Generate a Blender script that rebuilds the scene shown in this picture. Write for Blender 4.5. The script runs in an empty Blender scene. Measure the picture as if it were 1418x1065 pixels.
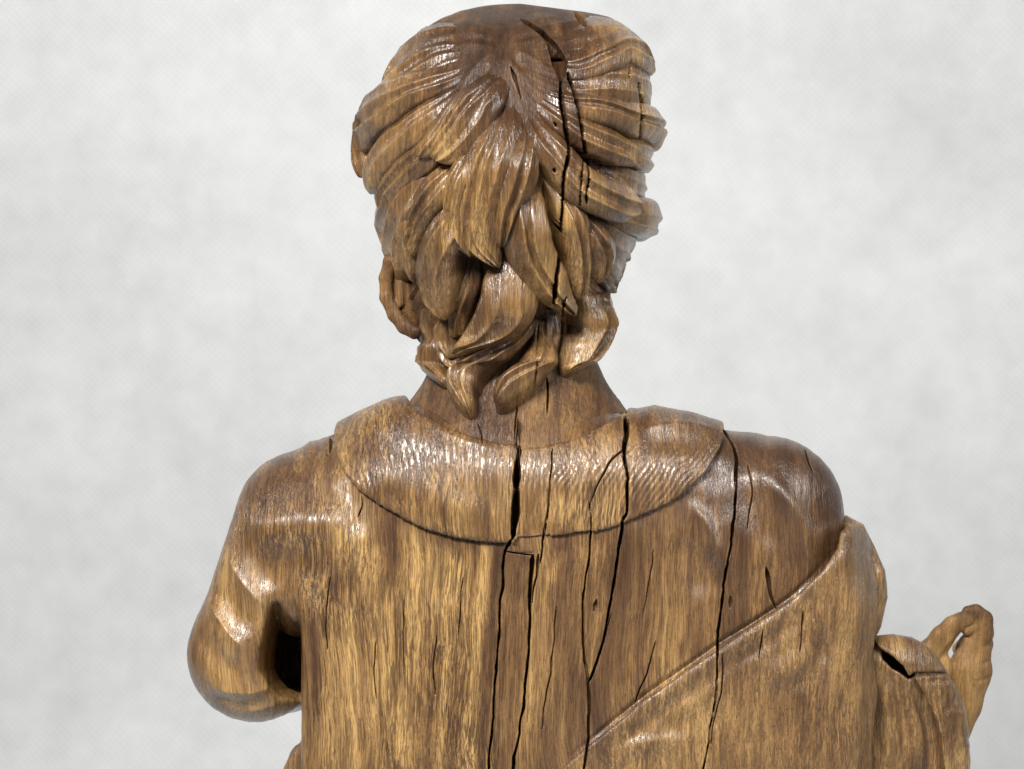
import bpy, math, random
import numpy as np

# ------------------------------------------------------------------ camera / light
S = 0.0004                 # metres per photo pixel on the statue's back plane (y = 0)
D = 1.05                   # camera distance
PITCH = math.radians(9.0)
ZC = 1.14                  # height of the point at the picture's centre
U0, V0 = 709.0, 532.5

scn = bpy.context.scene
FWD = np.array([0.0, math.cos(PITCH), -math.sin(PITCH)])
UPV = np.array([0.0, math.sin(PITCH), math.cos(PITCH)])
CAM = np.array([0.0, 0.0, ZC]) - FWD * D

cam_d = bpy.data.cameras.new("camera")
cam = bpy.data.objects.new("camera", cam_d)
scn.collection.objects.link(cam)
cam.location = CAM
cam.rotation_euler = (math.radians(90) - PITCH, 0, 0)
cam_d.sensor_width = 36.0
cam_d.lens = 36.0 * D / (1418 * S)
cam_d.clip_end = 50
cam_d.dof.use_dof = True
cam_d.dof.focus_distance = D
cam_d.dof.aperture_fstop = 20.0
scn.camera = cam

world = bpy.data.worlds.new("World")
scn.world = world
world.use_nodes = True
bg = world.node_tree.nodes["Background"]
bg.inputs[0].default_value = (0.93, 0.96, 1.0, 1)
bg.inputs[1].default_value = 0.05

def area(name, loc, aim, size, power, col=(1, 1, 1)):
    ld = bpy.data.lights.new(name, 'AREA')
    ld.shape = 'RECTANGLE'
    ld.size, ld.size_y = size
    ld.energy = power
    ld.color = col
    o = bpy.data.objects.new(name, ld)
    scn.collection.objects.link(o)
    o.location = loc
    import mathutils
    d = mathutils.Vector(aim) - mathutils.Vector(loc)
    o.rotation_euler = d.to_track_quat('-Z', 'Y').to_euler()
    return o

area("key_softbox", (-0.5, -1.2, 2.15), (0, 0.0, 1.15), (0.7, 0.28), 78, (1.0, 0.97, 0.92))
area("side_softbox", (1.25, -0.95, 1.75), (0, 0.1, 1.1), (0.7, 0.7), 21, (1.0, 0.98, 0.95))
bl = area("backdrop_fill", (0.0, 0.75, 2.7), (0, 1.5, 0.85), (2.6, 0.25), 7.0, (0.97, 0.99, 1.0))  # unseen lamp, added to brighten the backdrop
bl.data.spread = math.radians(95)

scn.view_settings.view_transform = 'Standard'
scn.view_settings.look = 'None'
scn.view_settings.exposure = -0.12
scn.view_settings.gamma = 1.0
scn.view_settings.use_curve_mapping = False
scn.cycles.use_denoising = True
scn.cycles.max_bounces = 6

# ------------------------------------------------------------------ helpers
def unproj(p):
    """(u, v, y) in photo pixels (y = depth behind the back plane, also in pixels) -> world metres"""
    p = np.asarray(p, float)
    k = S / D
    a = (p[:, 0] - U0) * k
    b = (V0 - p[:, 1]) * k
    dx = a
    dy = FWD[1] + b * UPV[1]
    dz = FWD[2] + b * UPV[2]
    t = (p[:, 2] * S - CAM[1]) / dy
    return np.stack([dx * t, CAM[1] + dy * t, CAM[2] + dz * t], 1)

def smooth(a, b, x):
    t = np.clip((x - a) / (b - a), 0, 1)
    return t * t * (3 - 2 * t)

def hash2(i, j, seed):
    h = (i.astype(np.int64) * 374761393 + j.astype(np.int64) * 668265263 + seed * 1274126177) & 0x7fffffff
    h = (h ^ (h >> 13)) * 1274126177 & 0x7fffffff
    h = h ^ (h >> 16)
    return (h & 0xffff) / 65535.0

def noise2(x, y, seed=0):
    i = np.floor(x); j = np.floor(y)
    fx = x - i; fy = y - j
    fx = fx * fx * fx * (fx * (fx * 6 - 15) + 10)
    fy = fy * fy * fy * (fy * (fy * 6 - 15) + 10)
    a = hash2(i, j, seed); b = hash2(i + 1, j, seed)
    c = hash2(i, j + 1, seed); d = hash2(i + 1, j + 1, seed)
    return (a * (1 - fx) + b * fx) * (1 - fy) + (c * (1 - fx) + d * fx) * fy - 0.5

def fbm(x, y, seed=0, n=3):
    r = 0; a = 1.0
    for k in range(n):
        r = r + a * noise2(x * 2 ** k, y * 2 ** k, seed + k * 17)
        a *= 0.5
    return r

def catmull(pts, step):
    """smooth curve through rows of pts, resampled about every `step` pixels (first two columns are u, v)"""
    P = np.asarray(pts, float)
    P = np.vstack([2 * P[0] - P[1], P, 2 * P[-1] - P[-2]])
    out = []
    for i in range(1, len(P) - 2):
        n = max(2, int(np.hypot(*(P[i + 1, :2] - P[i, :2])) / 2) + 1)
        t = np.linspace(0, 1, n, endpoint=False)[:, None]
        p0, p1, p2, p3 = P[i - 1], P[i], P[i + 1], P[i + 2]
        out.append(0.5 * ((2 * p1) + (-p0 + p2) * t + (2 * p0 - 5 * p1 + 4 * p2 - p3) * t ** 2 + (-p0 + 3 * p1 - 3 * p2 + p3) * t ** 3))
    out.append(P[-2][None])
    C = np.vstack(out)
    L = np.concatenate([[0], np.cumsum(np.hypot(*np.diff(C[:, :2], axis=0).T))])
    n = max(3, int(L[-1] / step) + 1)
    s = np.linspace(0, L[-1], n)
    return np.stack([np.interp(s, L, C[:, k]) for k in range(C.shape[1])], 1), L[-1]

def sdpoly(u, v, poly):
    """signed distance to a polygon (negative inside)"""
    P = np.asarray(poly, float)
    shp = np.broadcast(u, v).shape
    d = np.full(shp, 1e9)
    s = np.ones(shp, bool)
    j = len(P) - 1
    for i in range(len(P)):
        ex, ey = P[j] - P[i]
        wx = u - P[i, 0]; wy = v - P[i, 1]
        t = np.clip((wx * ex + wy * ey) / (ex * ex + ey * ey), 0, 1)
        bx = wx - ex * t; by = wy - ey * t
        d = np.minimum(d, bx * bx + by * by)
        c1 = v >= P[i, 1]; c2 = v < P[j, 1]; c3 = ex * wy > ey * wx
        flip = (c1 & c2 & c3) | (~c1 & ~c2 & ~c3)
        s = s ^ flip
        j = i
    d = np.sqrt(d)
    return np.where(s, d, -d)

def dline(u, v, pts):
    """distance to polyline + interpolated extra columns (only sensible near the line)"""
    P = np.asarray(pts, float)
    best = np.full(u.shape, 1e9); val = np.zeros(u.shape + (P.shape[1] - 2,)); par = np.zeros(u.shape); side = np.zeros(u.shape)
    acc = 0.0
    for i in range(len(P) - 1):
        ex, ey = P[i + 1, :2] - P[i, :2]
        L = math.hypot(ex, ey)
        wx = u - P[i, 0]; wy = v - P[i, 1]
        t = np.clip((wx * ex + wy * ey) / (L * L), 0, 1)
        dd = np.hypot(wx - ex * t, wy - ey * t)
        m = dd < best
        best = np.where(m, dd, best)
        par = np.where(m, acc + t * L, par)
        side = np.where(m, np.sign(ex * wy - ey * wx), side)
        for k in range(P.shape[1] - 2):
            val[..., k] = np.where(m, P[i, 2 + k] * (1 - t) + P[i + 1, 2 + k] * t, val[..., k])
        acc += L
    return best, par / acc, val, side

def smin(a, b, k):
    h = np.clip(0.5 + 0.5 * (b - a) / k, 0, 1)
    return b * (1 - h) + a * h - k * h * (1 - h)

def smax(a, b, k):
    return -smin(-a, -b, k)

def capsule(u, v, y, a, b):
    """round cone a=(u,v,y,r) b=(u,v,y,r)"""
    ax, ay, az, ra = a; bx, by, bz, rb = b
    ex, ey, ez = bx - ax, by - ay, bz - az
    t = np.clip(((u - ax) * ex + (v - ay) * ey + (y - az) * ez) / (ex * ex + ey * ey + ez * ez), 0, 1)
    return np.sqrt((u - ax - ex * t) ** 2 + (v - ay - ey * t) ** 2 + (y - az - ez * t) ** 2) - (ra + (rb - ra) * t)

def ellipsoid(u, v, y, c, r):
    a = ((u - c[0]) / r[0]) ** 2 + ((v - c[1]) / r[1]) ** 2 + ((y - c[2]) / r[2]) ** 2
    b = ((u - c[0]) / r[0] ** 2) ** 2 + ((v - c[1]) / r[1] ** 2) ** 2 + ((y - c[2]) / r[2] ** 2) ** 2
    k0 = np.sqrt(a) + 1e-9; k1 = np.sqrt(b) + 1e-9
    return k0 * (k0 - 1) / k1

def extrude(sd, y, yc, T, R):
    a = sd + R; b = np.abs(y - yc) - T + R
    return np.minimum(np.maximum(a, b), 0) + np.sqrt(np.maximum(a, 0) ** 2 + np.maximum(b, 0) ** 2) - R

# ---- iso-surface extraction (surface nets), selective subdivision, projection
def nets(F, lo, hi, h):
    ax = [np.arange(lo[k], hi[k] + h, h) for k in range(3)]
    U, V, Y = np.meshgrid(*ax, indexing='ij', sparse=True)
    G = np.broadcast_to(F(U, V, Y), tuple(len(a) for a in ax)).astype(np.float32)
    inside = G < 0
    nx, ny, nz = G.shape
    acc = np.zeros((nx - 1, ny - 1, nz - 1, 3), np.float32); cnt = np.zeros((nx - 1, ny - 1, nz - 1), np.float32)
    corners = [(i, j, k) for i in (0, 1) for j in (0, 1) for k in (0, 1)]
    for a in corners:
        for axis in range(3):
            if a[axis]: continue
            b = list(a); b[axis] = 1
            ga = G[a[0]:nx - 1 + a[0], a[1]:ny - 1 + a[1], a[2]:nz - 1 + a[2]]
            gb = G[b[0]:nx - 1 + b[0], b[1]:ny - 1 + b[1], b[2]:nz - 1 + b[2]]
            m = (ga < 0) != (gb < 0)
            if not m.any(): continue
            t = ga[m] / (ga[m] - gb[m])
            p = np.tile(np.array(a, np.float32), (t.size, 1)); p[:, axis] = t
            acc[m] += p; cnt[m] += 1
    act = cnt > 0
    idx = np.full(act.shape, -1, np.int64)
    idx[act] = np.arange(act.sum())
    ii = np.argwhere(act)
    P = (ii + acc[act] / cnt[act][:, None]) * h + np.array(lo, float)
    Q = []
    for axis in range(3):
        o1, o2 = [(1, 2), (2, 0), (0, 1)][axis]
        sl0 = [slice(1, -1)] * 3; sl0[axis] = slice(0, -1)
        sl1 = [slice(1, -1)] * 3; sl1[axis] = slice(1, None)
        A = inside[tuple(sl0)]; B = inside[tuple(sl1)]
        for sgn in (0, 1):
            m = (A & ~B) if sgn == 0 else (~A & B)
            e = np.argwhere(m)
            if not len(e): continue
            for k in range(3):
                if k != axis: e[:, k] += 1
            def cell(d1, d2):
                c = e.copy(); c[:, o1] += d1; c[:, o2] += d2
                return idx[c[:, 0], c[:, 1], c[:, 2]]
            q = np.stack([cell(-1, -1), cell(0, -1), cell(0, 0), cell(-1, 0)], 1)
            if sgn: q = q[:, ::-1]
            Q.append(q)
    Q = np.vstack(Q)
    Q = Q[(Q >= 0).all(1)]
    return P, Q

def face_normals(P, Q):
    n = np.cross(P[Q[:, 2]] - P[Q[:, 0]], P[Q[:, 3]] - P[Q[:, 1]])
    return n / (np.linalg.norm(n, axis=1, keepdims=True) + 1e-12)

def subdivide(P, Q, ngons, sel):
    N = len(P)
    S_ = Q[sel]; R_ = Q[~sel]
    if not len(S_): return P, Q, ngons
    def keys(q):
        a = q; b = np.roll(q, -1, axis=1)
        return np.minimum(a, b) * N + np.maximum(a, b)
    K = keys(S_)
    uk, inv = np.unique(K.ravel(), return_inverse=True)
    inv = inv.reshape(K.shape)
    mid = 0.5 * (P[uk // N] + P[uk % N])
    cen = P[S_].mean(1)
    mi = N + inv
    ci = N + len(uk) + np.arange(len(S_))
    P2 = np.vstack([P, mid, cen])
    parts = [np.stack([S_[:, k], mi[:, k], ci, mi[:, k - 1]], 1) for k in range(4)]
    KR = keys(R_)
    pos = np.searchsorted(uk, KR); pos = np.minimum(pos, len(uk) - 1)
    hit = uk[pos] == KR
    keep = ~hit.any(1)
    ng = []
    for r in np.flatnonzero(~keep):
        f = []
        for k in range(4):
            f.append(int(R_[r, k]))
            if hit[r, k]: f.append(int(N + pos[r, k]))
        ng.append(f)
    for f in ngons:
        g = []
        for k in range(len(f)):
            a, b = f[k], f[(k + 1) % len(f)]
            g.append(a)
            key = min(a, b) * N + max(a, b)
            p = np.searchsorted(uk, key)
            if p < len(uk) and uk[p] == key: g.append(int(N + p))
        ng.append(g)
    return P2, np.vstack([R_[keep]] + parts), ng

def grad(F, P, e=0.7):
    u, v, y = P.T
    g = np.stack([F(u + e, v, y) - F(u - e, v, y), F(u, v + e, y) - F(u, v - e, y), F(u, v, y + e) - F(u, v, y - e)], 1) / (2 * e)
    return g

def project(F, P, it=2):
    for _ in range(it):
        u, v, y = P.T; e = 0.6
        f = F(u, v, y)
        g = np.stack([F(u + e, v, y) - f, F(u, v + e, y) - f, F(u, v, y + e) - f], 1) / e
        P = P - g * (f / ((g * g).sum(1) + 1e-6))[:, None]
    return P

def unit(g):
    return g / (np.linalg.norm(g, axis=1, keepdims=True) + 1e-9)

C = scn.collection.objects
def mesh_obj(name, W, Q, ngons, mat, parent, attrs=None):
    me = bpy.data.meshes.new(name)
    Q = np.asarray(Q)
    nq = len(Q)
    ng_len = [len(f) for f in ngons]
    loops = np.concatenate([Q.ravel()] + [np.array(f) for f in ngons]).astype(np.int32) if ngons else Q.ravel().astype(np.int32)
    lens = np.concatenate([np.full(nq, Q.shape[1]), np.array(ng_len, int)]).astype(np.int32)
    starts = np.concatenate([[0], np.cumsum(lens)[:-1]]).astype(np.int32)
    me.vertices.add(len(W)); me.loops.add(len(loops)); me.polygons.add(len(lens))
    me.vertices.foreach_set("co", np.ascontiguousarray(W, np.float32).ravel())
    me.loops.foreach_set("vertex_index", loops)
    me.polygons.foreach_set("loop_start", starts)
    me.polygons.foreach_set("loop_total", lens)
    me.polygons.foreach_set("use_smooth", np.ones(len(lens), bool))
    me.update(calc_edges=True)
    attrs = dict(attrs or {})
    attrs.setdefault('grain', np.ones(len(W)))
    for k, a in attrs.items():
        at = me.attributes.new(k, 'FLOAT', 'POINT')
        at.data.foreach_set("value", np.ascontiguousarray(a, np.float32))
    me.materials.append(mat)
    o = bpy.data.objects.new(name, me)
    C.link(o)
    if parent is not None:
        o.parent = parent
    return o

# ------------------------------------------------------------------ materials
def nd(nt, t, **kw):
    n = nt.nodes.new(t)
    for k, v in kw.items():
        if k.startswith('in_'):
            n.inputs[int(k[3:])].default_value = v
        else:
            setattr(n, k, v)
    return n

def math_node(nt, op, a, b=None, clamp=False):
    n = nt.nodes.new('ShaderNodeMath'); n.operation = op; n.use_clamp = clamp
    for i, x in enumerate((a, b)):
        if x is None: continue
        if isinstance(x, (int, float)): n.inputs[i].default_value = x
        else: nt.links.new(x, n.inputs[i])
    return n.outputs[0]

def wood(name, stops, tone=0.0, gloss=0.34, fibre=1.0, short=1.0):
    m = bpy.data.materials.new(name); m.use_nodes = True
    nt = m.node_tree; L = nt.links
    p = nt.nodes["Principled BSDF"]
    geo = nd(nt, 'ShaderNodeNewGeometry')
    # gentle bending of the grain
    w = nd(nt, 'ShaderNodeTexNoise'); w.inputs['Scale'].default_value = 9; w.inputs['Detail'].default_value = 2
    L.new(geo.outputs['Position'], w.inputs['Vector'])
    sub = nd(nt, 'ShaderNodeVectorMath', operation='SUBTRACT'); sub.inputs[1].default_value = (.5, .5, .5)
    L.new(w.outputs['Color'], sub.inputs[0])
    sc = nd(nt, 'ShaderNodeVectorMath', operation='MULTIPLY'); sc.inputs[1].default_value = (0.018, 0.018, 0.0)
    L.new(sub.outputs[0], sc.inputs[0])
    add = nd(nt, 'ShaderNodeVectorMath', operation='ADD')
    sep = nd(nt, 'ShaderNodeSeparateXYZ'); L.new(geo.outputs['Position'], sep.inputs[0])
    cmb = nd(nt, 'ShaderNodeCombineXYZ')      # fibres run up the back and over the shoulders
    L.new(sep.outputs[0], cmb.inputs[0])
    L.new(math_node(nt, 'MULTIPLY', sep.outputs[1], 0.3), cmb.inputs[1])
    L.new(math_node(nt, 'SUBTRACT', sep.outputs[2], math_node(nt, 'MULTIPLY', sep.outputs[1], 0.8)), cmb.inputs[2])
    L.new(cmb.outputs[0], add.inputs[0]); L.new(sc.outputs[0], add.inputs[1])
    def stretched(s, detail, rough=0.55, dist=0.0):
        mp = nd(nt, 'ShaderNodeVectorMath', operation='MULTIPLY'); mp.inputs[1].default_value = (s[0], s[1], s[2] * (short if s[0] > 100 else 1.0))
        L.new(add.outputs[0], mp.inputs[0])
        n = nd(nt, 'ShaderNodeTexNoise'); n.inputs['Scale'].default_value = 1; n.inputs['Detail'].default_value = detail
        n.inputs['Roughness'].default_value = rough; n.inputs['Distortion'].default_value = dist
        L.new(mp.outputs[0], n.inputs['Vector'])
        return n.outputs['Fac']
    f1 = stretched((800, 800, 32), 3, 0.7, 0.6)      # fine fibres
    f2 = stretched((190, 190, 7), 3, 0.65)            # streaks
    f3 = stretched((26, 26, 9), 3, 0.55)             # blotches of patina
    f4 = stretched((1500, 1500, 90), 2, 0.6)         # pores
    f5 = stretched((900, 900, 900), 2, 0.6)          # dust specks / pits
    at = nd(nt, 'ShaderNodeAttribute', attribute_name='wear_tone')
    def step(x, lo, hi):
        n = nd(nt, 'ShaderNodeMapRange', interpolation_type='SMOOTHSTEP')
        n.inputs[1].default_value = lo; n.inputs[2].default_value = hi
        L.new(x, n.inputs[0]); return n.outputs[0]
    f7 = stretched((460, 460, 13), 3, 0.62, 1.2)     # wavy dark grain lines
    ga = nd(nt, 'ShaderNodeAttribute', attribute_name='grain').outputs['Fac']
    m7 = math_node(nt, 'MULTIPLY', step(f7, 0.50, 0.57), ga)
    m1 = math_node(nt, 'MULTIPLY', step(f1, 0.47, 0.58), ga); m4 = step(f4, 0.50, 0.66)
    val = math_node(nt, 'MULTIPLY', f2, 0.55)
    val = math_node(nt, 'ADD', val, math_node(nt, 'MULTIPLY', f3, 0.55))
    f6 = stretched((52, 52, 2.2), 2, 0.5)            # broad bands of heart and sap wood
    val = math_node(nt, 'ADD', val, math_node(nt, 'MULTIPLY', f6, 0.55 if short == 1.0 else 0.2))
    val = math_node(nt, 'ADD', val, math_node(nt, 'MULTIPLY', f5, 0.15))
    val = math_node(nt, 'ADD', val, math_node(nt, 'MULTIPLY', at.outputs['Fac'], 0.48))
    val = math_node(nt, 'ADD', val, -0.46 + tone + (0 if short == 1.0 else 0.175))
    r = nd(nt, 'ShaderNodeValToRGB')
    els = r.color_ramp.elements
    while len(els) < len(stops): els.new(0.5)
    for e, (pos, col) in zip(els, stops):
        e.position = pos; e.color = (*col, 1)
    L.new(val, r.inputs[0])
    def dark(col, fac, amount, c):
        mx = nd(nt, 'ShaderNodeMix', data_type='RGBA')
        L.new(math_node(nt, 'MULTIPLY', fac, amount), mx.inputs[0]); L.new(col, mx.inputs[6]); mx.inputs[7].default_value = (*c, 1)
        return mx.outputs[2]
    col = dark(r.outputs[0], math_node(nt, 'MULTIPLY', m1, step(stretched((34, 34, 12), 2, 0.6), 0.36, 0.60)), 0.85 * fibre, (0.038, 0.015, 0.005))
    col = dark(col, m7, 0.50 * fibre, (0.050, 0.021, 0.007))
    col = dark(col, m4, 0.55 * fibre, (0.030, 0.012, 0.005))
    L.new(col, p.inputs['Base Color'])
    rg = math_node(nt, 'MULTIPLY', f1, 0.25)
    rg = math_node(nt, 'ADD', rg, math_node(nt, 'MULTIPLY', f3, 0.16))
    rg = math_node(nt, 'ADD', rg, gloss - 0.12)
    L.new(rg, p.inputs['Roughness'])
    p.inputs['Specular IOR Level'].default_value = 0.5 if gloss < 0.45 else 0.25
    p.inputs['Coat Weight'].default_value = 0.75 if gloss < 0.45 else 0.25; p.inputs['Coat Roughness'].default_value = gloss * 0.74; p.inputs['Coat IOR'].default_value = 1.5
    hgt = math_node(nt, 'ADD', math_node(nt, 'MULTIPLY', m1, -0.40), math_node(nt, 'MULTIPLY', m4, -0.25))
    hgt = math_node(nt, 'ADD', hgt, math_node(nt, 'MULTIPLY', m7, -0.45))
    hgt = math_node(nt, 'ADD', hgt, math_node(nt, 'MULTIPLY', f5, 0.10))
    b = nd(nt, 'ShaderNodeBump'); b.inputs['Strength'].default_value = 1.0; b.inputs['Distance'].default_value = 0.00042
    L.new(hgt, b.inputs['Height'])
    L.new(b.outputs[0], p.inputs['Normal']); L.new(b.outputs[0], p.inputs['Coat Normal'])
    return m

STOPS = [(0.20, (0.018, 0.008, 0.0035)), (0.42, (0.056, 0.026, 0.0105)), (0.56, (0.115, 0.058, 0.022)),
         (0.70, (0.222, 0.122, 0.043)), (0.90, (0.420, 0.255, 0.092))]
M_ROBE = wood("oiled_oak_robe", STOPS, -0.02, 0.36)
M_HAIR = wood("oiled_oak_hair", STOPS, -0.06, 0.28, 0.55)
M_COLLAR = wood("oiled_oak_collar", STOPS, -0.04, 0.33, 0.9)
M_MANTLE = wood("oiled_oak_mantle", STOPS, 0.035, 0.38, 0.7, 3.5)
M_SKIN = wood("dark_oak_neck", STOPS, -0.08, 0.5, 0.5)
M_HAND = wood("smooth_oak_hand", STOPS, 0.01, 0.6, 0.10, 2.0)

def backdrop_mat():
    m = bpy.data.materials.new("backdrop_fabric"); m.use_nodes = True
    nt = m.node_tree; L = nt.links; p = nt.nodes["Principled BSDF"]
    geo = nd(nt, 'ShaderNodeNewGeometry')
    n1 = nd(nt, 'ShaderNodeTexNoise'); n1.inputs['Scale'].default_value = 22; n1.inputs['Detail'].default_value = 5; n1.inputs['Roughness'].default_value = 0.55
    L.new(geo.outputs['Position'], n1.inputs['Vector'])
    n2 = nd(nt, 'ShaderNodeTexNoise'); n2.inputs['Scale'].default_value = 3; n2.inputs['Detail'].default_value = 3
    L.new(geo.outputs['Position'], n2.inputs['Vector'])
    # embossed diagonal weave
    wv = []
    for ang in (45, -45):
        mp = nd(nt, 'ShaderNodeMapping'); mp.inputs['Rotation'].default_value = (0, math.radians(ang), 0)
        L.new(geo.outputs['Position'], mp.inputs['Vector'])
        w = nd(nt, 'ShaderNodeTexWave'); w.inputs['Scale'].default_value = 46; w.inputs['Distortion'].default_value = 0.6
        w.inputs['Detail'].default_value = 1
        L.new(mp.outputs[0], w.inputs['Vector']); wv.append(w.outputs['Fac'])
    weave = math_node(nt, 'MULTIPLY', wv[0], wv[1])
    v = math_node(nt, 'ADD', math_node(nt, 'MULTIPLY', n1.outputs['Fac'], 0.17), math_node(nt, 'MULTIPLY', n2.outputs['Fac'], 0.22))
    v = math_node(nt, 'ADD', v, math_node(nt, 'MULTIPLY', weave, 0.028))
    v = math_node(nt, 'ADD', v, 0.42)
    cmb = nd(nt, 'ShaderNodeCombineColor')
    L.new(math_node(nt, 'MULTIPLY', v, 0.98), cmb.inputs[0]); L.new(v, cmb.inputs[1]); L.new(math_node(nt, 'MULTIPLY', v, 1.012), cmb.inputs[2])
    L.new(cmb.outputs[0], p.inputs['Base Color'])
    p.inputs['Roughness'].default_value = 0.85
    p.inputs['Specular IOR Level'].default_value = 0.2
    b = nd(nt, 'ShaderNodeBump'); b.inputs['Strength'].default_value = 0.25; b.inputs['Distance'].default_value = 0.001
    L.new(math_node(nt, 'ADD', weave, n1.outputs['Fac']), b.inputs['Height']); L.new(b.outputs[0], p.inputs['Normal'])
    return m
M_BACK = backdrop_mat()

# ------------------------------------------------------------------ setting: fabric backdrop that sweeps onto the floor
def build_backdrop():
    xs = np.linspace(-2.6, 2.6, 160)
    prof = [(-2.2, 0.0)] + [(-2.2 + 0.1 * i, 0.0) for i in range(1, 31)]
    y0, r = 0.9, 0.6
    prof += [(y0 + r * math.sin(a), r - r * math.cos(a)) for a in np.linspace(0.05, math.pi / 2, 18)]
    prof += [(y0 + r, z) for z in np.linspace(r + 0.04, 3.2, 80)]
    prof = np.array(prof)
    X, I = np.meshgrid(xs, np.arange(len(prof)), indexing='ij')
    Y = prof[I, 0]; Z = prof[I, 1]
    k = smooth(0.3, 1.0, Z)
    Y = Y + k * (0.035 * fbm(X * 1.3, Z * 0.7, 5, 2) + 0.010 * fbm(X * 5, Z * 2.4, 9, 2))
    W = np.stack([X.ravel(), Y.ravel(), Z.ravel()], 1)
    n = len(prof)
    i, j = np.meshgrid(np.arange(len(xs) - 1), np.arange(n - 1), indexing='ij')
    a = (i * n + j).ravel()
    Q = np.stack([a, a + n, a + n + 1, a + 1], 1)
    o = mesh_obj("backdrop", W, Q, [], M_BACK, None)
    o["kind"] = "structure"
    o["label"] = "pale grey mottled fabric backdrop behind the carving"
build_backdrop()

# ------------------------------------------------------------------ the statue
statue = bpy.data.objects.new("wooden_statue", None)
C.link(statue)
statue["label"] = "carved dark oak statue of a robed figure seen from behind with cracked wood"
statue["category"] = "statue"

# ---- cracks: (u, v, width) polylines, depth in pixels
CRACKS = [
    (45, [(718, 618, 5), (717, 640, 8), (715, 666, 10), (714, 692, 10), (713, 716, 10), (711, 738, 7), (710, 747, 4)]),
    (18, [(710, 745, 5), (704, 754, 4), (699, 764, 4), (696, 800, 3.6), (692, 854, 3.6), (690, 890, 3.4), (687, 923, 3.2), (682, 1008, 3.2), (675, 1070, 3)]),
    (8, [(699, 763, 2.5), (715, 766, 2.2), (738, 769, 2.6)]),
    (22, [(737, 769, 6), (735, 800, 5), (733, 850, 4), (731, 920, 4), (723, 990, 4), (709, 1070, 4)]),
    (8, [(745, 768, 4), (742, 800, 3), (735, 842, 2)]),
    (10, [(765, 621, 2.4), (763, 650, 2.4), (762, 677, 2.4), (759, 711, 3.4), (752, 747, 2.6), (748, 780, 2.2)]),
    (10, [(816, 696, 2), (818, 725, 3), (815, 772, 3), (808, 820, 3), (809, 906, 3), (814, 947, 4), (815, 1008, 4), (808, 1070, 4)]),
    (26, [(867, 572, 6), (868, 590, 7), (868, 603, 6), (863, 620, 7), (868, 650, 4.5), (869, 690, 3.6), (868, 712, 3), (863, 722, 4), (851, 796, 3.6), (841, 861, 3), (834, 892, 3), (824, 925, 3), (815, 946, 3)]),
    (6, [(845, 850, 2), (838, 880, 2.4), (830, 905, 2.2), (822, 925, 2)]),
    (6, [(863, 622, 2.2), (845, 638, 2.4), (836, 655, 2.2), (823, 680, 2), (817, 697, 2.2)]),
    (16, [(1003, 596, 4), (1012, 612, 4), (1019, 631, 4), (1019, 678, 4), (1011, 759, 3.6), (1000, 830, 3.6), (994, 887, 3.4), (993, 939, 3), (985, 1000, 2.6), (981, 1025, 2.6), (973, 1070, 2.6)]),
    (6, [(1001, 905, 2), (999, 960, 2), (988, 1000, 2), (984, 1030, 2)]),
    (6, [(1036, 645, 2), (1041, 678, 2.4), (1033, 735, 1.6)]),
    (7, [(1114, 622, 2), (1120, 640, 3), (1127, 656, 1.6)]),
    (12, [(1061, 786, 3), (1063, 800, 5.5), (1067, 825, 5), (1075, 843, 2)]),
    (45, [(722, 27, 3), (745, 41, 5), (760, 57, 8), (768, 70, 11), (774, 86, 11), (777, 105, 6), (779, 150, 4), (785, 186, 4.5), (788, 216, 4.5), (780, 255, 3.6), (779, 300, 3.6), (776, 340, 4.4), (773, 370, 4.6), (768, 420, 5)]),
    (16, [(784, 412, 3), (781, 425, 3.4), (778, 460, 3.6), (774, 492, 5)]),
    (14, [(787, 102, 3), (799, 141, 3.4), (805, 174, 3.4), (811, 204, 4), (815, 240, 3.4), (813, 280, 3)]),
    (8, [(792, 112, 2), (797, 140, 2.2), (803, 168, 2.4), (808, 210, 2.4), (806, 250, 2.4), (803, 284, 2.4)]),
    (10, [(884, 115, 4), (889, 141, 4), (889, 165, 3), (887, 197, 2.2)]),
    (7, [(873, 92, 2.4), (872, 108, 2)]),
    (14, [(795, 15, 3), (806, 29, 4.6), (815, 39, 2.6)]),
    (9, [(757, 524, 3), (759, 548, 3.6), (758, 572, 2.4)]),
    (6, [(741, 538, 2), (744, 500, 2.2), (746, 450, 2)]),
    (6, [(715, 560, 2), (713, 600, 2.4), (716, 622, 3)]),
    (5, [(661, 587, 2), (666, 600, 2.4), (668, 616, 2)]),
    (9, [(707, 92, 2.4), (714, 112, 3), (721, 136, 2)]),
    (12, [(463, 591, 4), (459, 608, 5), (457, 628, 3)]),
    (6, [(908, 888, 2), (897, 930, 2.4), (879, 972, 2)]),
    (6, [(1112, 846, 2.4), (1110, 880, 2.4), (1107, 903, 2)]),
    (5, [(1057, 872, 2), (1054, 895, 2.2), (1051, 912, 2)]),
    (5, [(520, 888, 1.6), (519, 930, 2), (522, 968, 1.6)]),
    (5, [(560, 830, 1.6), (558, 880, 2), (561, 930, 1.6)]),
    (5, [(604, 880, 1.6), (601, 925, 2), (603, 962, 1.6)]),
    (5, [(640, 800, 1.6), (637, 850, 2), (633, 880, 1.6)]),
    (5, [(456, 800, 1.6), (452, 850, 2), (453, 900, 1.6)]),
    (6, [(500, 686, 2), (502, 700, 2.6), (496, 716, 2)]),
    (5, [(770, 840, 1.6), (766, 900, 2), (757, 960, 2), (750, 1010, 1.6)]),
    (4, [(905, 760, 1.4), (898, 810, 1.6), (890, 850, 1.4)]),
    (9, [(768, 170, 5), (770, 173, 5), (771, 175, 5)]), (9, [(767, 233, 5), (768, 236, 5), (769, 238, 5)]),
    (5, [(826, 830, 4), (824, 838, 7), (822, 846, 4)]), (4, [(1012, 826, 4), (1012, 834, 6), (1011, 841, 4)]),
]
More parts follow.
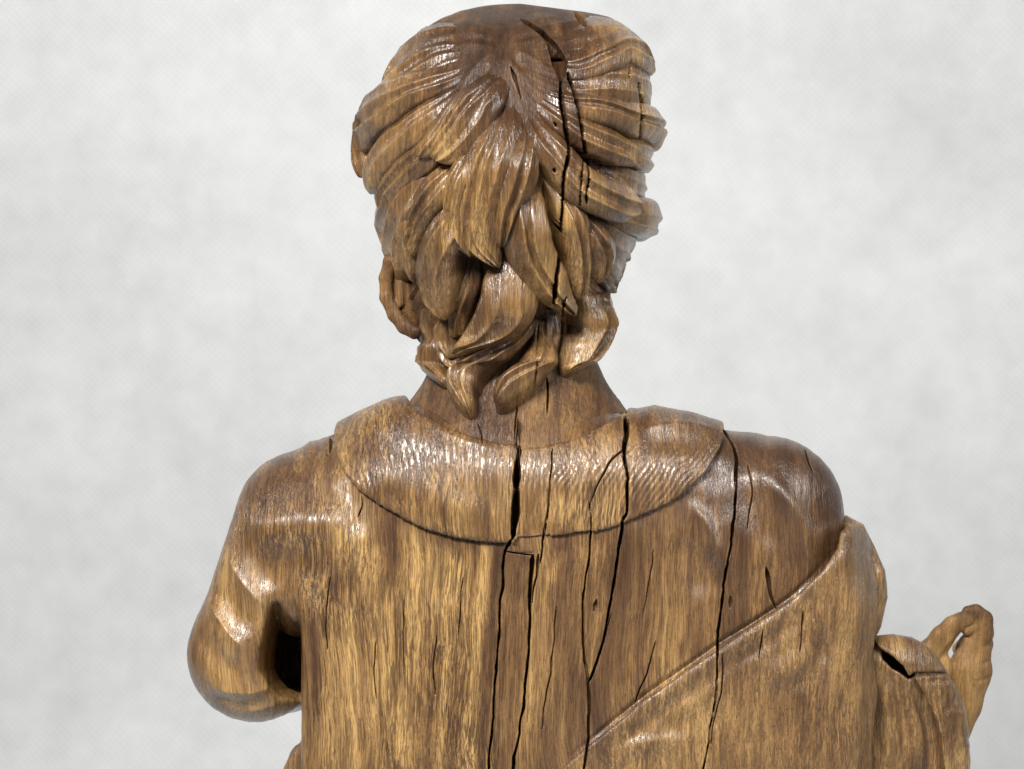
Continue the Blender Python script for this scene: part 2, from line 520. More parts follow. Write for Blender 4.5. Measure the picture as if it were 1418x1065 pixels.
rng = random.Random(4)
CR = []
for depth, pts in CRACKS:
    c, L = catmull(pts, 7)
    c = c.copy()
    s = np.arange(len(c)) * 7.0
    seed = rng.randint(0, 9999)
    amp = 1.3 if L > 60 else 0.7
    c[:, 0] += amp * 2 * noise2(s / 23, s * 0 + 3.3, seed) + amp * 1.2 * noise2(s / 9, s * 0 + 7.3, seed)
    c[:, 2] *= 1 + 0.6 * noise2(s / 14, s * 0 + 1.1, seed)
    w = c[:, 2] * np.where(c[:, 1] < 110, 1.25, 0.88); w[0] *= 0.4; w[-1] *= 0.5
    c[:, 2] = w
    CR.append((depth, c))

def crack_depth(u, v):
    out = np.zeros(u.shape)
    for depth, c in CR:
        m = (u > c[:, 0].min() - 9) & (u < c[:, 0].max() + 9) & (v > c[:, 1].min() - 9) & (v < c[:, 1].max() + 9)
        if not m.any(): continue
        k = np.flatnonzero(m)
        d, t, val, _ = dline(u[k], v[k], c)
        w = val[:, 0] * 0.5
        x = d / np.maximum(w, 0.3)
        h = depth * 1.7 * np.clip((1.3 - x) * 1.3, 0, 1)
        out[k] = np.maximum(out[k], h)
    return out

def crack_dir(N):
    d = -N * (1.1 - np.clip(-N[:, 2] * 1.2, 0, 0.8))[:, None]
    d[:, 2] += np.clip(-N[:, 2] * 1.6, 0, 1)
    return unit(d)

def crack_lip(u, v):
    out = np.zeros(u.shape)
    for depth, c in CR:
        if depth < 9: continue
        m = (u > c[:, 0].min() - 12) & (u < c[:, 0].max() + 12) & (v > c[:, 1].min() - 9) & (v < c[:, 1].max() + 9)
        k = np.flatnonzero(m)
        if not len(k): continue
        d, t, val, side = dline(u[k], v[k], c)
        x = d - val[:, 0] * 0.65
        out[k] = np.maximum(out[k], np.exp(-(x / 2.6) ** 2) * (0.5 + noise2(v[k] / 40, u[k] * 0 + depth, 55)) * (0.6 + 0.4 * (side > 0)))
    return out

def near_crack(u, v, r=5.0):
    out = np.zeros(u.shape, bool)
    for depth, c in CR:
        m = (u > c[:, 0].min() - 9) & (u < c[:, 0].max() + 9) & (v > c[:, 1].min() - 9) & (v < c[:, 1].max() + 9)
        k = np.flatnonzero(m)
        if not len(k): continue
        d, t, val, _ = dline(u[k], v[k], c)
        out[k] |= d < r * 0.5 + val[:, 0] * 0.75
    return out

GROOVE = []   # soft carved lines: (points, width, amp, side) added per part

def lines_disp(u, v, items):
    out = np.zeros(u.shape)
    for pts, w, amp in items:
        c, L = catmull(pts, 9)
        m = (u > c[:, 0].min() - 3 * w) & (u < c[:, 0].max() + 3 * w) & (v > c[:, 1].min() - 3 * w) & (v < c[:, 1].max() + 3 * w)
        k = np.flatnonzero(m)
        if not len(k): continue
        d, t, _, _ = dline(u[k], v[k], c)
        env = smooth(-0.02, 0.32, np.minimum(t, 1 - t))
        pr = np.exp(-(np.sqrt(d * d + 2.0) - 1.41) / (1.3 * w)) if (amp > 0 and w <= 7) else np.exp(-(d / w) ** 2)
        out[k] += amp * pr * env
    return out

def wear_marks(u, v, items):
    out = np.zeros(u.shape)
    for pts, w, amp in items:
        d, t, _, _ = dline(u, v, np.asarray(pts, float))
        d = d + 5 * noise2(u / 7, v / 60, 77)
        out += amp * np.exp(-(d / w) ** 2)
    return out

def surface_part(name, F, lo, hi, h, mat, parent, levels=2, refine=None, disp=None, wear_tone=None, cracks=True, ylim=130, grain=None):
    P, Q = nets(F, lo, hi, h)
    P = project(F, P, 1)
    ng = []
    for lv in range(levels):
        n = face_normals(P, Q)
        c = P[Q].mean(1)
        sel = (n[:, 2] < (0.30, -0.06, -0.06)[lv]) & (c[:, 2] < ylim + (50, 0, 0)[lv])
        if refine is not None: sel &= refine(c, lv)
        P, Q, ng = subdivide(P, Q, ng, sel)
    if cracks:
        n = face_normals(P, Q)
        c = P[Q].mean(1)
        sel = near_crack(c[:, 0], c[:, 1]) & (n[:, 2] < 0.1) & (c[:, 2] < ylim)
        if refine is not None: sel &= refine(c, 3)
        P, Q, ng = subdivide(P, Q, ng, sel)
    P = project(F, P, 1)
    N = unit(grad(F, P))
    u, v, y = P.T
    back = smooth(0.25, -0.15, N[:, 2]) * (y < ylim + 40)
    wv = np.full(len(P), 0.5) if wear_tone is None else wear_tone(u, v, y, N)
    if disp is not None:
        P = P + N * (disp(u, v) * back)[:, None]
    if cracks:
        u, v = P[:, 0], P[:, 1]
        wv = wv + 0.30 * crack_lip(u, v) * (y < ylim)
        cd = crack_depth(u, v) * (y < ylim) * (N[:, 2] < 0.1)
        P = P + crack_dir(N) * cd[:, None]
    at = {"wear_tone": wv}
    if grain is not None: at["grain"] = grain(u, v)
    return mesh_obj(name, unproj(P), Q, ng, mat, parent, at)

# ---------------------------------------------------------------- robe
DIAG = [(770, 1072), (800, 1046), (850, 1005), (900, 965), (950, 930), (1000, 895), (1050, 864), (1100, 829), (1140, 790), (1160, 760), (1166, 722)]
TORSO = [(418, 1130), (418, 980), (417, 880), (412, 800), (395, 700), (408, 645), (430, 612), (468, 599), (500, 582), (535, 566), (562, 560), (600, 568), (650, 574), (716, 577), (780, 575),
         (840, 573), (884, 576), (906, 572), (950, 580), (996, 594), (1050, 600), (1096, 615), (1128, 646), (1154, 700), (1166, 745),
         (1170, 800), (1190, 880), (1200, 980), (1200, 1130)]
ARMPIT = [(382, 846), (391, 858), (402, 868), (412, 871), (440, 870), (440, 976), (412, 970), (392, 962), (378, 946), (369, 926), (370, 902), (375, 876)]

def robe_F(u, v, y):
    sd = sdpoly(u, v, TORSO)
    R = 22 + 78 * smooth(900, 690, v) * (1 - 0.0 * u)
    R = np.where(u > 800, np.maximum(R, 22 + 70 * smooth(1000, 1150, u)), R)
    lean = 20 * smooth(770, 560, v) + 38 * smooth(745, 600, v) * smooth(530, 450, u) + 26 * smooth(760, 600, v) * smooth(1000, 1070, u)
    f = extrude(sd, y, 112 + lean, 112, R)
    arm = capsule(u, v, y - 34 * smooth(745, 600, v), (420, 718, 112, 94), (352, 905, 118, 88))
    arm = smin(arm, capsule(u, v, y, (352, 908, 118, 88), (392, 912, 330, 76)), 22)
    # the sleeve hollows out towards the gap beside the back panel
    cut = sdpoly(u, v, ARMPIT) + 0.20 * (np.clip(y, -40, 140) - 85)
    cut = np.maximum(cut, y - 300)
    arm = smax(arm, -cut, 13)
    f = smin(f, arm, 26 - 22 * smooth(810, 850, v))
    sh = ellipsoid(u, v, y, (1076, 712, 98), (91, 102, 96))
    f = smin(f, sh, 24)
    f = smin(f, capsule(u, v, y, (424, 1052, 150, 24), (404, 1130, 150, 34)), 6)
    return f

ROBE_LINES = [
    # sleeve folds on the arm with the empty armpit
    ([(284, 818), (296, 842), (318, 878), (348, 912)], 7, 7), ([(302, 806), (326, 846), (352, 880)], 20, -5),
    ([(274, 862), (288, 898), (312, 922), (346, 936)], 16, -9), ([(281, 934), (307, 952), (345, 957), (380, 951)], 7, 8),
    ([(284, 956), (312, 972), (350, 974), (388, 962)], 9, -6), ([(312, 758), (332, 800), (358, 832), (384, 848)], 7, 7),
    ([(345, 745), (362, 790), (380, 822)], 14, -6), ([(330, 985), (365, 980), (395, 968)], 5, 4),
    # shoulder roll
    ([(332, 738), (390, 730), (440, 727), (490, 722)], 24, 10), ([(345, 792), (400, 782), (450, 778)], 26, -6),
    ([(470, 660), (490, 700), (500, 750)], 16, -5), ([(505, 705), (500, 760), (495, 840)], 12, 3),
    # back panel
    ([(690, 755), (684, 850), (672, 960), (664, 1070)], 11, -2.5), ([(650, 760), (645, 900), (640, 1070)], 8, 2),
    ([(500, 760), (490, 900), (488, 1070)], 18, 2), ([(450, 850), (446, 960), (444, 1070)], 18, -2.5),
    ([(790, 780), (780, 900), (760, 1060)], 15, 2.0), ([(920, 760), (900, 850), (870, 960)], 24, -3),
    ([(p[0] - 3, p[1] - 5) for p in DIAG[:-1]], 4, -7),
    # right shoulder: hollow beside the shoulder blade and ridge over the shoulder
    ([(955, 690), (982, 735), (1003, 790)], 10, 8), ([(940, 735), (958, 785), (985, 830)], 20, -7),
    ([(1050, 640), (1086, 690), (1118, 740), (1138, 780)], 13, 8), ([(1026, 660), (1050, 715), (1080, 770)], 20, -8),
    ([(980, 622), (1000, 665), (1004, 730)], 18, -5),
]
ROBE_WEAR = [
    ([(676, 760), (668, 820), (656, 900), (648, 1065)], 11, 0.55), ([(497, 745), (488, 850), (492, 1065)], 9, 0.38),
    ([(690, 758), (681, 850), (668, 1065)], 10, -0.5), ([(590, 780), (585, 900), (580, 1065)], 60, 0.22),
    ([(440, 870), (438, 1065)], 16, -0.18), ([(455, 770), (470, 800)], 22, -0.35), ([(540, 730), (545, 800)], 16, -0.35),
    ([(520, 760), (516, 900), (512, 1065)], 7, 0.25), ([(828, 760), (826, 850), (818, 930)], 12, 0.35),
    ([(600, 745), (650, 752)], 14, -0.3), ([(710, 775), (705, 900), (695, 1065)], 16, -0.10), ([(775, 770), (765, 800)], 8, 0.3),
    ([(990, 770), (1000, 800)], 14, -0.32), ([(900, 780), (880, 900)], 60, 0.05), ([(380, 700), (430, 690)], 50, -0.12), ([(400, 745), (470, 755)], 20, 0.18),
    ([(300, 840), (340, 900)], 50, -0.12), ([(620, 800), (610, 1065)], 6, 0.22), ([(560, 820), (556, 1065)], 5, 0.2),
]
def robe_disp(u, v):
    d = lines_disp(u, v, ROBE_LINES)
    d += 3.0 * fbm(u / 90, v / 130, 3, 2) + 1.0 * fbm(u / 9, v / 90, 11, 2) + 1.0 * fbm(u / 22, v / 30, 21, 2)
    # gouge-like strip left by the carver: stepped edges along the grain
    d += 1.1 * (np.abs(fbm(u / 14, v / 220, 31, 2)) * 2 - 0.4)
    # split staves stand at slightly different heights
    a1 = np.interp(v, [750, 854, 923, 1008, 1070], [699, 692, 687, 682, 675]); a2 = np.interp(v, [768, 850, 920, 990, 1070], [738, 733, 731, 723, 709])
    d -= 3.2 * ((u > a1) & (u < a2) & (v > 764))
    b1 = np.interp(v, [724, 820, 906, 947], [816, 808, 809, 814]); b2 = np.interp(v, [720, 796, 861, 892, 946], [863, 851, 841, 834, 815])
    d += 2.4 * ((u > b1) & (u < b2) & (v > 700) & (v < 946))
    return d
def robe_wear(u, v, y, N):
    w = 0.46 + wear_marks(u, v, ROBE_WEAR) + 0.10 * smooth(700, 640, u) * smooth(740, 800, v)
    w -= 0.12 * smooth(1000, 1060, u) + 0.07 * smooth(660, 720, u)
    w -= 0.22 * smooth(740, 640, v)
    return w
def robe_refine(c, lv):
    u, v = c[:, 0], c[:, 1]
    hid = (v > (1065 - (u - 780) * 0.845 + 45)) & (u > 760)
    hid |= (v > 1072)
    hid |= sdpoly(u, v, [(575, 585), (716, 628), (850, 592), (985, 596), (960, 660), (868, 705), (711, 736), (600, 718), (500, 660), (482, 610)]) < 0
    return ~hid

surface_part("robe", robe_F, (252, 540, -20), (1250, 1132, 424), 4.8, M_ROBE, statue, 2, robe_refine, robe_disp, robe_wear, True, 150,
             lambda u, v: 1 - 0.60 * smooth(425, 385, u) * smooth(735, 800, v) - 0.35 * smooth(720, 640, v) - 0.35 * smooth(685, 710, u))

# ---------------------------------------------------------------- collar
COLLAR = [(556, 520), (559, 546), (568, 563), (586, 580), (612, 593), (650, 607), (690, 616), (716, 619), (750, 617), (790, 609), (825, 597), (852, 583), (866, 573), (872, 560), (885, 520),
          (960, 520), (1000, 575), (1003, 600), (996, 622), (978, 652), (950, 680), (915, 703), (869, 720), (840, 732), (800, 738), (760, 744), (735, 746), (711, 749), (690, 749), (660, 747), (625, 740), (590, 729), (560, 715),
          (530, 698), (500, 677), (480, 655), (468, 630), (464, 605), (468, 585), (490, 540)]
def collar_F(u, v, y):
    a = sdpoly(u, v, COLLAR)
    a = a + 2.2 * noise2(u / 16, v / 16, 5) * smooth(640, 700, v)
    top = sdpoly(u, v, [(500, 566), (565, 545), (600, 585), (715, 618), (840, 590), (870, 572), (905, 558), (985, 583), (1010, 600), (1010, 760), (460, 760), (460, 590)])
    yy = 4 * smooth(560, 740, v)
    base = robe_F(u, v, y)
    th = 11 - 2 * smooth(640, 740, v) + 4 * smooth(930, 880, u) * smooth(700, 640, v) * 0
    f = smax(base - th, a, 3.5)
    return smax(f, y - 150, 8)
COLLAR_LINES = [([(566, 568), (612, 600), (660, 617), (705, 626)], 4, 2), ([(880, 600), (915, 590), (955, 590), (1005, 600)], 6, 5),
                ([(885, 615), (930, 610), (985, 620)], 14, -4), ([(500, 640), (560, 675), (640, 705), (700, 712)], 22, 4),
                ([(480, 612), (540, 615), (600, 640)], 22, -3)]
def collar_disp(u, v):
    d = lines_disp(u, v, COLLAR_LINES) + 1.3 * fbm(u / 40, v / 40, 8, 2)
    # curved growth-ring ridges cut through by the carving
    ph = u / 8.5 + 0.012 * (v - 640) * (u - 640) / 40 + 1.5 * noise2(u / 30, v / 40, 2)
    d += 0.5 * np.sin(ph * 2 * np.pi / 1.05) * smooth(600, 640, v) + 0.8 * fbm(u / 5, v / 50, 4, 2)
    # pieces between the splits sit at slightly different heights
    d += 3.0 * (u < 712) - 3.2 * ((u > 716) & (u < 762)) - 1.0 * ((u > 762) & (u < 818)) + 2.0 * ((u > 818) & (u < 866))
    d -= 3.0 * smooth(690, 740, v) * ((u > 716) & (u < 762))
    return d
def collar_wear(u, v, y, N):
    return 0.44 + wear_marks(u, v, [([(640, 690), (700, 720)], 55, 0.30), ([(790, 715), (780, 700)], 24, 0.35), ([(845, 700), (845, 735)], 22, 0.4),
                                    ([(735, 640), (735, 740)], 16, -0.15), ([(800, 620), (850, 610)], 22, 0.1), ([(520, 610), (600, 620)], 40, -0.18),
                                    ([(580, 590), (640, 615)], 12, 0.2), ([(920, 620), (960, 620)], 35, -0.12)])
surface_part("collar", collar_F, (448, 530, -40), (1024, 764, 170), 3.2, M_COLLAR, statue, 1, None, collar_disp, collar_wear, True, 130)

# ---------------------------------------------------------------- mantle thrown over the right shoulder
MANTLE = DIAG[:-1] + [(1165, 738), (1174, 726), (1188, 728), (1199, 742), (1206, 770), (1214, 810), (1212, 860), (1209, 900), (1215, 960), (1209, 1020), (1206, 1130), (770, 1130)]
def mantle_F(u, v, y):
    sd = sdpoly(u, v, MANTLE)
    k = smooth(900, 1150, u)
    R = 5 + 26 * smooth(1130, 1200, u)
    yb = -5 - 12 * k + 60 * smooth(1165, 1215, u) * smooth(860, 740, v) + 30 * smooth(1170, 1215, u)
    f = extrude(sd, y, yb + 90, 90, R)
    return f
MANTLE_LINES = [
    ([(p[0] + 5, p[1] + 8) for p in DIAG[:-1]], 9, 5), ([(p[0] + 15, p[1] + 24) for p in DIAG[:-2]], 9, -3.5),
    ([(1130, 850), (1155, 900), (1170, 960), (1175, 1060)], 24, -8), ([(1195, 900), (1190, 960), (1190, 1060)], 9, 4),
    ([(1040, 950), (1090, 925), (1150, 910)], 20, 6), ([(900, 1010), (960, 1000), (1020, 960)], 20, -5), ([(840, 1040), (900, 1030), (960, 1020)], 11, 5),
    ([(1085, 960), (1120, 930), (1150, 880)], 12, -6),
]
def mantle_disp(u, v):
    return lines_disp(u, v, MANTLE_LINES) + 3 * fbm(u / 80, v / 80, 61, 2) + 1.2 * fbm(u / 20, v / 26, 62, 2) + 0.8 * fbm(u / 7, v / 40, 63, 2)
def mantle_tone(u, v, y, N):
    return 0.42 + wear_marks(u, v, [(DIAG[:-2], 8, -0.22), ([(1050, 930), (1150, 920)], 40, 0.06), ([(960, 1040), (900, 1065)], 50, 0.08), ([(1120, 850), (1150, 830)], 18, 0.12)])  # tone darker along the diagonal edge, lighter on the fold near the arm
surface_part("mantle", mantle_F, (756, 700, -40), (1240, 1132, 190), 4.0, M_MANTLE, statue, 2, lambda c, lv: (c[:, 1] < 1072) & ((lv < 1) | (c[:, 2] < 60)), mantle_disp, mantle_tone, True, 110)

# gathered cloth of the mantle on the upper arm, behind its edge
BULGE = [(1140, 722), (1172, 713), (1196, 726), (1212, 758), (1226, 790), (1229, 828), (1220, 868), (1206, 896), (1140, 896)]
def bulge_F(u, v, y):
    return extrude(sdpoly(u, v, BULGE), y, 150, 80, 44)
surface_part("mantle_fold", bulge_F, (1120, 696, 50), (1244, 912, 250), 3.0, M_MANTLE, statue, 1, None,
             lambda u, v: lines_disp(u, v, [([(1203, 730), (1211, 765), (1216, 800), (1213, 850)], 4, -5), ([(1190, 740), (1200, 780)], 9, 3)]) + 1.5 * fbm(u / 20, v / 30, 70, 2),
             None, False, 150)

# ---------------------------------------------------------------- right sleeve, its lip and cuff, and the hand
SLEEVE = [(1180, 878), (1212, 884), (1240, 884), (1272, 892), (1296, 910), (1316, 945), (1330, 985), (1334, 1040), (1334, 1130), (1180, 1130)]
def sleeve_F(u, v, y):
    f = extrude(sdpoly(u, v, SLEEVE), y, 190 + 40 * smooth(1230, 1330, u), 110, 44)
    cut = extrude(sdpoly(u, v, [(1219, 897), (1262, 915), (1266, 936), (1258, 940), (1236, 925), (1222, 912)]), y, 80, 90, 4)
    return smax(f, -cut, 5)
SLEEVE_LINES = [([(1225, 915), (1240, 945), (1252, 1000), (1252, 1070)], 6, -6), ([(1240, 935), (1262, 975), (1272, 1020), (1275, 1070)], 8, 7),
                ([(1250, 942), (1275, 985), (1288, 1030), (1294, 1070)], 6, -6), ([(1218, 930), (1228, 980), (1230, 1070)], 8, 5)]
surface_part("sleeve", sleeve_F, (1164, 864, 60), (1350, 1132, 360), 3.0, M_MANTLE, statue, 1, lambda c, lv: c[:, 1] < 1085,
             lambda u, v: lines_disp(u, v, SLEEVE_LINES) + 1.5 * fbm(u / 16, v / 40, 80, 2), lambda u, v, y, N: 0.42 + 0 * u, False, 260)

CUFF = [(1266, 938), (1290, 934), (1313, 934), (1326, 956), (1338, 984), (1343, 1030), (1344, 1130), (1312, 1130), (1309, 1066), (1303, 1020), (1296, 992), (1280, 962)]
def cuff_F(u, v, y):
    return smax(sleeve_F(u * 0.985 + 19, v, y) - 12, sdpoly(u, v, CUFF), 5)
surface_part("cuff", cuff_F, (1256, 920, 50), (1360, 1132, 370), 3.5, M_MANTLE, statue, 1, lambda c, lv: c[:, 1] < 1085,
             lambda u, v: 2.2 * fbm(u / 9, v / 16, 90, 3) + lines_disp(u, v, [([(1298, 960), (1308, 975), (1316, 990)], 3, -5), ([(1280, 945), (1300, 942), (1318, 945)], 3, -2)]),
             lambda u, v, y, N: 0.40 + 0 * u + 0.3 * smooth(1000, 1060, v), False, 280)
LIP = [(1206, 881), (1235, 878), (1262, 882), (1282, 892), (1299, 910), (1312, 931), (1290, 931), (1266, 931), (1259, 936), (1250, 922), (1236, 908), (1218, 897)]
def lip_F(u, v, y):
    base = extrude(sdpoly(u, v, SLEEVE), y, 190 + 40 * smooth(1230, 1330, u), 110, 44)
    return smax(smax(base - 10, -base - 14, 3), sdpoly(u, v, LIP), 4)
surface_part("cuff_lip", lip_F, (1190, 864, 50), (1330, 950, 370), 3.0, M_MANTLE, statue, 1, None,
             lambda u, v: 1.2 * fbm(u / 20, v / 14, 95, 2), lambda u, v, y, N: 0.36 + 0 * u, False, 280)

def hand_F(u, v, y):
    ch = [
        [(1318, 1010, 300, 27), (1332, 975, 300, 27), (1343, 930, 302, 30), (1348, 900, 304, 25)],
        [(1348, 900, 304, 25), (1358, 876, 298, 17), (1360, 859, 290, 14), (1351, 848, 283, 10), (1340, 847, 279, 8)],
        [(1300, 930, 290, 24), (1288, 908, 286, 21), (1305, 883, 281, 16), (1319, 867, 278, 13), (1331, 859, 277, 10), (1342, 858, 277, 8)],
    ]
    f = None
    for c in ch:
        g = None
        for a, b in zip(c[:-1], c[1:]):
            d = capsule(u, v, y, a, b)
            g = d if g is None else smin(g, d, 7)
        f = g if f is None else smin(f, g, 3)
    f = smin(f, capsule(u, v, y, (1354, 862, 288, 11), (1340, 872, 284, 9)), 3)
    for c in ([(1354, 905, 322, 19), (1362, 892, 350, 13), (1345, 885, 372, 11), (1328, 898, 372, 10)],
              [(1352, 925, 326, 19), (1356, 915, 356, 13), (1340, 908, 380, 11), (1322, 920, 378, 10)],
              [(1347, 948, 326, 18), (1350, 942, 352, 12), (1334, 936, 374, 10), (1318, 946, 370, 9)]):
        g = None
        for a, b in zip(c[:-1], c[1:]):
            d = capsule(u, v, y, a, b)
            g = d if g is None else smin(g, d, 4)
        f = smin(f, g, 3)
    return f
hand = surface_part("hand", hand_F, (1258, 824, 240), (1396, 1046, 404), 2.5, M_HAND, statue, 1, None, lambda u, v: lines_disp(u, v, [([(1392, 884), (1380, 889), (1366, 895), (1356, 899)], 3.5, -2), ([(1388, 908), (1376, 913), (1364, 918), (1354, 922)], 3.5, -2), ([(1380, 936), (1370, 939), (1358, 943), (1350, 946)], 3.5, -2), ([(1338, 884), (1318, 898), (1306, 912), (1300, 926)], 5, -5)]), lambda u, v, y, N: 0.56 + 0.12 * fbm(u / 20, v / 20, 3, 2) - 0.35 * smooth(868, 852, v) * smooth(1322, 1340, u), False, 400)  # index fingertip darkened: shade of the curled finger painted into the colour

# ---------------------------------------------------------------- head, neck and hair
def head_F(u, v, y):
    sk = ellipsoid(u, v, y, (703, 216, 195), (187, 222, 205))
    sk = smin(sk, ellipsoid(u, v, y, (812, 104, 205), (82, 88, 140)), 36)
    cutp = (16 + 0.20 * (150 - y) + 0.0005 * (u - 735) ** 2) - v
    sk = smax(sk, cutp, 26)
    low = ellipsoid(u, v, y, (706, 335, 190), (132, 158, 140))
    f = smin(sk, low, 40)
    face = ellipsoid(u, v, y, (720, 330, 290), (140, 170, 120))
    f = smin(f, face, 40)
    # neck flares towards the shoulders
    nu = 118 + 54 * smooth(498, 606, v) ** 1.1
    ny = 108 + 66 * smooth(500, 645, v)
    nk = (np.sqrt(((u - 713) / nu) ** 2 + ((y - 195) / ny) ** 2) - 1) * ny
    nk = np.maximum(np.maximum(nk, v - 655), 420 - v)
    f = smin(f, nk, 30)
    f = smin(f, capsule(u, v, y, (722, 300, 400, 16), (722, 345, 425, 20)), 14)      # nose
    f = smin(f, ellipsoid(u, v, y, (722, 450, 360), (60, 40, 50)), 30)               # chin
    return f
def head_disp(u, v):
    a = np.arctan2(v - 80, u - 690)
    r = np.hypot(v - 80, u - 690)
    d = (0.7 * np.sin(a * 26 + r / 40 + 2 * noise2(u / 60, v / 60, 5)) + 0.4 * np.sin(a * 61 + r / 25)) * smooth(20, 120, r) * smooth(520, 470, v)
    d = d * smooth(35, 70, v) + 1.0 * fbm(u / 40, v / 8, 44, 2) * smooth(70, 40, v) * 1.6
    d += lines_disp(u, v, [([(690, 64), (650, 62), (610, 72), (575, 90)], 5, 4), ([(690, 56), (645, 46), (605, 52), (570, 72)], 5, 4), ([(692, 50), (660, 36), (625, 36)], 5, 3),
                           ([(700, 54), (740, 44), (790, 34), (840, 36)], 5, 4), ([(704, 62), (740, 58), (780, 60)], 5, 4), ([(700, 46), (735, 32), (780, 24)], 4, 3),
                           ([(690, 70), (668, 84), (648, 108), (636, 130)], 5, 4), ([(694, 72), (684, 96), (676, 120)], 5, 3), ([(700, 72), (712, 92), (728, 116)], 5, 4), ([(706, 68), (735, 80), (765, 100)], 5, 4),
                           ([(690, 60), (655, 54), (610, 62)], 6, -4), ([(702, 58), (740, 50), (790, 46)], 6, -4), ([(680, 90), (662, 112)], 6, -3), ([(708, 80), (728, 98)], 6, -3)])
    d += 1.0 * fbm(u / 18, v / 30, 41, 2) + 0.8 * fbm(u / 5, v / 5, 45, 2) * smooth(500, 540, v) * smooth(700, 780, u)
    return d
def head_wear(u, v, y, N):
    return 0.34 + 0.14 * fbm(u / 40, v / 40, 91, 2) - 0.24 * smooth(170, 70, np.hypot(u - 690, v - 70))
def head_mesh_F(u, v, y):
    r = np.hypot(u - 690, v - 70)
    return head_F(u, v, y) + 11 * smooth(520, 470, v) * smooth(110, 200, r) * smooth(45, 75, v)
head = surface_part("head", head_mesh_F, (490, 4, -30), (930, 660, 470), 4.4, M_SKIN, statue, 2,
                    lambda c, lv: (c[:, 1] < 622) & ((np.hypot(c[:, 0] - 700, c[:, 1] - 60) < 130) | (c[:, 1] > 490) | ((lv == 3) & (c[:, 1] < 130))), head_disp, head_wear, True, 200)

def head_base(u, v):
    """surface point and normal of the head below photo pixel (u, v); off the silhouette, the nearest point"""
    y = np.full(u.shape, -60.0)
    for _ in range(30):
        f = head_F(u, v, y)
        y = np.where(f > 0.05, y + np.clip(f, 0, 60) * 0.95, y)
        y = np.minimum(y, 175)
    P = np.stack([u, v, y], 1)
    bad = y > 160
    if bad.any():
        pb = np.stack([u[bad], v[bad], np.full(bad.sum(), 165.0)], 1)
        pb[:, 2] += 1.6 * np.clip(head_F(*pb.T), 0, 120)
        pb = project(head_F, pb, 5)
        P[bad] = pb
    N = unit(grad(head_F, P, 3.0))
    return P, N

hair = bpy.data.objects.new("hair", None)
C.link(hair)
hair.parent = statue

